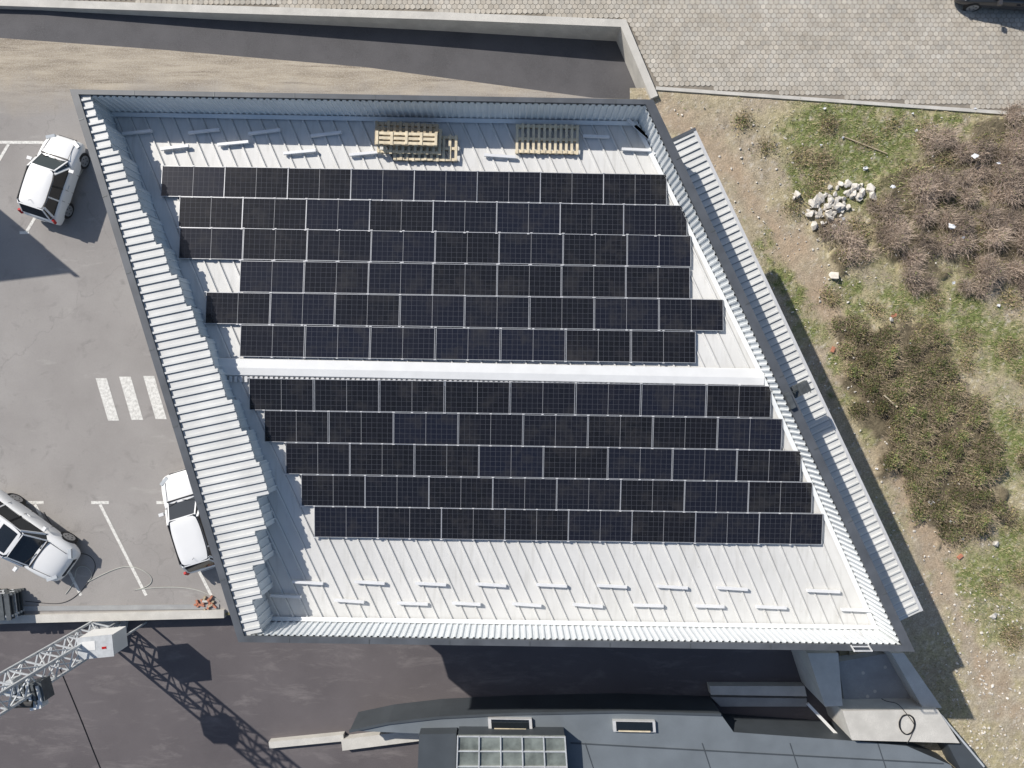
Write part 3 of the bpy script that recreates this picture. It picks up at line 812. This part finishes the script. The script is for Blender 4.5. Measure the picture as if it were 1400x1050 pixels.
    for s in(1,-1):
        mb.box((xf-.38,s*(w+.08),.97*k),(.13,.20,.13),paint); mb.box((xf-.44,s*(w+.08),.97*k),(.02,.16,.10),m_glass)
        mb.beam((.472*L,s*w*.50,.69*k),(.420*L,s*w*.86,.735*k),.13,.10,m_lamp)
        mb.beam((-.485*L,s*w*.86,.70*k),(-.462*L,s*w*.90,.92*k),.10,.10,m_red)
        for x in(xf-.42,(xf+xr)/2+.1,xr+.9): mb.beam((x,s*(w+.002),.35*k),(x,s*(w*.985),.86*k),.012,.012,m_blk)
        mb.box(((xf+xr)/2+.25,s*(w+.01),.76*k),(.16,.03,.03),paint)
        mb.beam((xf+.02,s*w*.70,.965*k),(.43*L,s*w*.62,.79*k),.014,.012,m_blk)
        mb.beam((xf-.05,s*.12+.1,.955*k+.02),(xf-.22,s*.12+.55*s,1.04*k),.02,.015,m_blk)
    mb.beam((xf+.03,-w*.7,.955*k),(xf+.03,w*.7,.955*k),.06,.03,m_blk)
    mb.beam((.497*L,-w*.45,.50*k),(.497*L,w*.45,.50*k),.04,.16,m_blk)
    mb.box((.503*L,0,.42*k),(.02,.5,.11),m_box); mb.box((-.503*L,0,.60*k),(.02,.5,.11),m_box)
    mb.cyl((tr+.2,0,zt+.09*k),(-.4,0,1),.008,.16,m_blk,6)
    mb.obj('trim',e); return e
car(71,243,72,3.6,1.65,1.46,m_paint)
car(262,712,107,4.25,1.78,1.45,m_paints)
car(32,734,-36,4.5,1.86,1.62,m_paint,panoramic=True)
car(1385,-22,176,4.4,1.8,1.45,m_paintd,zc=.7)
# ------------------------------------------------------------ lattice mast
mast=empty('lattice_mast')
bp=Vector(((150-700)/F*(CH+.6),-(858-525)/F*(CH+.6),LZ))
mb=MB(); hw=.42; rot=Matrix.Rotation(math.radians(-12),3,'Z')
cs=[rot@Vector((x*hw,y*hw,0)) for x,y in((-1,-1),(1,-1),(1,1),(-1,1))]
Ht=9.6
for c in cs: mb.beam(bp+c,bp+c+Vector((0,0,Ht)),.085,.085,m_steel)
z=0;k=0
while z<Ht-.5:
    for i in range(4):
        a,b=cs[i],cs[(i+1)%4]; mb.beam(bp+a+Vector((0,0,z)),bp+b+Vector((0,0,z)),.05,.05,m_steel)
        if k%2: a,b=b,a
        mb.beam(bp+a+Vector((0,0,z)),bp+b+Vector((0,0,z+.8)),.042,.042,m_steel)
    z+=.8;k+=1
mb.beam(bp+Vector((.1,.1,0)),bp+Vector((.1,.1,Ht)),.03,.03,m_blk)
mb.obj('truss',mast)
mb=MB(); mb.box(bp+Vector((0,0,.12)),(1.5,1.5,.24),m_concd,-.2); mb.obj('base',mast)
mb=MB(); c=W(141,878,1.7); mb.box(c,(1.35,.80,1.0),m_box,.10); mb.box(c+Vector((0,0,.505)),(1.4,.86,.03),m_steel,.10)
mb.box(c+Vector((.35,-.02,.525)),(.18,.09,.012),m_red,.10); mb.box(c+Vector((-.25,.05,.525)),(.5,.35,.012),m_box,.10)
for s in(-.5,.5): mb.beam(c+Vector((s,0,-.5)),Vector((c.x+s,c.y,LZ)),.07,.07,m_steel)
mb.obj('control_cabinet',mast)
mb=MB(); c=W(44,946,4.4)
mb.box(c,(1.15,.72,.5),m_steeld,.25)
for i in range(6): mb.box(c+rot@Vector((-.45+.18*i,.02*i,.29)),(.09,.7,.06),m_steel if i%2 else m_steeld,.25)
mb.box(c+Vector((.3,-.35,.1)),(.4,.3,.4),m_box,.25); mb.box(c+Vector((-.55,.3,.15)),(.3,.5,.5),m_steel,.25)
mb.beam(c,Vector((bp.x,bp.y,4.4)),.12,.12,m_steel)
mb.cyl(c+Vector((-.1,-.3,.3)),(1,0,0),.12,.7,m_blk,12)
mb.obj('hoist_winch',mast)
mb=MB(); c=G(12,822,0)
for k in range(5):
    for j in range(5): mb.box((c.x-.6+j*.28,c.y+random.uniform(-.02,.02),.08+k*.17),(.20,1.1,.05),m_steeld if (j+k)%3 else m_steel,.12)
    mb.box((c.x,c.y-.45,.03+k*.17),(1.4,.08,.08),m_steel,.12); mb.box((c.x,c.y+.45,.03+k*.17),(1.4,.08,.08),m_steeld,.12)
mb.obj('stacked_formwork')
mb=MB(); c=G(284,824)
for k in range(14): mb.box((c.x+random.gauss(0,.22),c.y+random.gauss(0,.12),.06+random.random()*.06),(random.uniform(.1,.35),.08,.06),random.choice([m_woodd,m_litb,m_conc]),random.uniform(0,3))
mb.obj('debris_pile')
def curve(name,pts,r,m,z):
    cu=bpy.data.curves.new(name,'CURVE'); cu.dimensions='3D'; cu.bevel_depth=r; cu.bevel_resolution=1
    s=cu.splines.new('NURBS'); s.points.add(len(pts)-1); s.use_endpoint_u=True
    for i,(u,v_) in enumerate(pts): p=W(u,v_,z); s.points[i].co=(p.x,p.y,z+r,1)
    cu.materials.append(m); o=bpy.data.objects.new(name,cu); scene.collection.objects.link(o)
curve('garden_hose',[(90,812),(105,795),(100,775),(120,772),(130,790),(112,800),(150,780),(180,770),(215,790),(200,805),(170,808),(235,800),(280,806),(300,822)],.014,M('hose_grey',(.45,.46,.42)),.01)
curve('cable_shadow',[(60,700),(95,760),(118,752),(136,772),(120,800),(90,830),(60,824),(35,822)],.012,m_blk,.01)
curve('cable_shadow',[(78,905),(95,945),(118,1000),(140,1060),(170,1120)],.018,m_blk,LZ)  # black line on the road stands for a cable's shadow
# ------------------------------------------------------------ off-frame neighbour (casts the shadow on the car park)
nb=empty('office_building'); sd=V2((.77,-.64)); Hn=6.0
tip=V2(G(103,373)); c0=tip-sd*1.2*Hn; fp=[c0,c0-sd*6,c0-sd*6+V2((-12,.9)),c0+V2((-12,-.25-1.2))]
mb=MB(); mb.prism(fp,0,Hn,m_wall,m_concd); mb.prism([c0,c0-sd*6,c0-sd*5.9+V2((-.25,0)),c0+V2((-.25,0))],Hn+.003,Hn+.25,m_cap); mb.obj('walls',nb)
mb=MB()
a=fp[0];b=fp[1];d=(b-a).normalized(); n=V2((d.y,-d.x))
for k in(.6,2.3,4.0):
    for z in(1,3.8): q=a+d*k; r=a+d*(k+1.2); mb.prism([q-n*.03,r-n*.03,r+n*.03,q+n*.03],z,z+1.3,m_glass)
mb.obj('windows',nb)
# ------------------------------------------------------------ annex to the south
ax=empty('annex_building')
def Z1(l,z): return [V2(W(u,v,z)) for u,v in l]
AZ=1.0
top=[(478,999),(530,988),(600,980),(700,975),(850,972),(985,976),(1003,1001),(1155,1012),(1240,1020),(1300,1046),(1340,1120),(1340,1300),(577,1300),(577,1003)]
mb=MB(); mb.prism(Z1(top,AZ),LZ,AZ,m_slate,side=m_slated); mb.obj('roof_block',ax)
mb=MB(); mb.prism(ribbon(Z1([(478,999),(530,988),(600,980),(700,975),(850,972),(985,976)],AZ),.05),AZ,AZ+.08,m_slated)
for u in(800,960,1080,1200):
    mb.beam(W(u,1016,AZ+.006),W(u+60,1200,AZ+.006),.04,.012,m_slated)
mb.beam(W(780,1016,AZ+.01),W(1290,1044,AZ+.01),.05,.02,m_slated)
mb.obj('parapet',ax)
for (a,b,c,d) in((667,983,727,998),(838,986,896,1001)):
    mb=MB(); pts=Z1([(a,b),(c,b+1),(c+1,d+1),(a+1,d)],AZ+.2)
    mb.prism(pts,AZ,AZ+.16,m_ral); ce=sum(pts,V2((0,0)))/4; mb.prism([ce+(p-ce)*.86 for p in pts],AZ+.161,AZ+.175,m_glass)
    mb.box((ce.x,ce.y-.18,AZ+.19),(1.3,.05,.03),m_wood,-.02)
    mb.obj('skylight',ax)
mb=MB(); GZ=1.7; m_gg=M('rooflight_glass',(.16,.18,.165),.45,1.6,.12,spec=.7)
q=Z1([(626,1005),(772,1006),(782,1150),(622,1150)],GZ); mb.prism(q,AZ,GZ-.05,m_slated); mb.prism(q,GZ-.05,GZ,m_gg)
for i in range(6):
    t=i/5; a=q[0].lerp(q[1],t); b=q[3].lerp(q[2],t); mb.beam((a.x,a.y,GZ+.04),(b.x,b.y,GZ+.04),.05,.08,m_steel)
for v_ in(1006,1026,1047,1080,1120):
    t=(v_-1005)/145; a=q[0].lerp(q[3],t); b=q[1].lerp(q[2],t); mb.beam((a.x,a.y,GZ+.035),(b.x,b.y,GZ+.035),.045,.06,m_steel)
mb.obj('glazed_rooflight',ax)
mb=MB(); mb.prism(Z1([(573,1004),(624,1003),(620,1200),(565,1200)],1.5),AZ+.002,1.5,m_slated); mb.obj('plant_box',ax)
mb=MB(); mb.prism(ribbon([W(371,1014,LZ),W(472,1004,LZ)],.14),LZ,LZ+.3,m_conc); mb.prism(ribbon([W(470,1013,LZ),W(588,998,LZ)],.24),LZ,LZ+.35,m_conc); mb.obj('kerb')
mb=MB(); mb.prism(Z1([(970,938),(1100,938),(1103,952),(972,950)],-.2),LZ,-.2,m_conc); mb.prism(Z1([(972,953),(1103,955),(1103,966),(985,966)],-.35),LZ,-.35,m_concd); mb.obj('concrete_step')
mb=MB()
mb.prism(Z1([(1104,893),(1146,893),(1152,965),(1128,966)],1.6),LZ,1.6,m_conc)
mb.prism(Z1([(1146,905),(1215,893),(1252,966),(1156,968)],.5),LZ,.5,m_concd)
mb.prism(Z1([(1219,893),(1236,893),(1288,968),(1262,968)],1.3),LZ,1.3,m_conc)
mb.prism(Z1([(1152,972),(1282,970),(1312,1016),(1165,1012)],1.5),LZ,1.5,m_conc)
for u,v_ in((1180,920),(1196,945),(1210,912),(1186,952)):
    p=W(u,v_,.5); mb.cyl((p.x,p.y,.505),(0,0,1),.07,.02,m_conc,10)
mb.beam(W(1104,962,.4),W(1144,1004,.4),.12,.1,m_box)
mb.obj('concrete_abutment')
mb=MB()
mb.prism(Z1([(1296,1018),(1322,1016),(1352,1060),(1318,1060)],1.2),0,1.2,m_slated); mb.beam(W(1284,975,1.3),W(1345,1048,1.3),.07,.07,m_steel); mb.obj('side_rail')
pts=[]
for k in range(60):
    a=k*.55; pts.append((1240+11*math.cos(a)*(1+.1*math.sin(k)),990+14*math.sin(a)*(1+.1*math.cos(k*1.7))))
curve('cable_coil',[(1205,955),(1212,960),(1225,958),(1236,972)]+pts+[(1245,1008),(1240,1016)],.014,m_blk,1.51)
# ------------------------------------------------------------ light, sky, camera
tr_=Vector((.77*1.2,-.64*1.2,-1)).normalized()
sl=bpy.data.lights.new('sun','SUN'); sl.energy=5.0; sl.angle=math.radians(.53); sl.color=(1,.945,.87)
so=bpy.data.objects.new('sun',sl); scene.collection.objects.link(so); so.rotation_euler=tr_.to_track_quat('-Z','Y').to_euler(); so.location=(-20,17,22)
w=bpy.data.worlds.new('World'); scene.world=w; w.use_nodes=True; nt=w.node_tree; bg=nt.nodes['Background']
sky=nt.nodes.new('ShaderNodeTexSky'); sky.sky_type='NISHITA'; sky.sun_disc=False; sky.sun_elevation=math.asin(-tr_.z); sky.sun_rotation=math.radians(310)
nt.links.new(sky.outputs[0],bg.inputs[0]); bg.inputs[1].default_value=.11
cam=bpy.data.cameras.new('camera'); co=bpy.data.objects.new('camera',cam); scene.collection.objects.link(co)
co.location=(0,0,CH); co.rotation_euler=(0,0,0); cam.sensor_width=36; cam.lens=36*F/1400; cam.clip_end=2000; scene.camera=co
scene.view_settings.view_transform='Standard'; scene.view_settings.look='None'; scene.view_settings.exposure=0
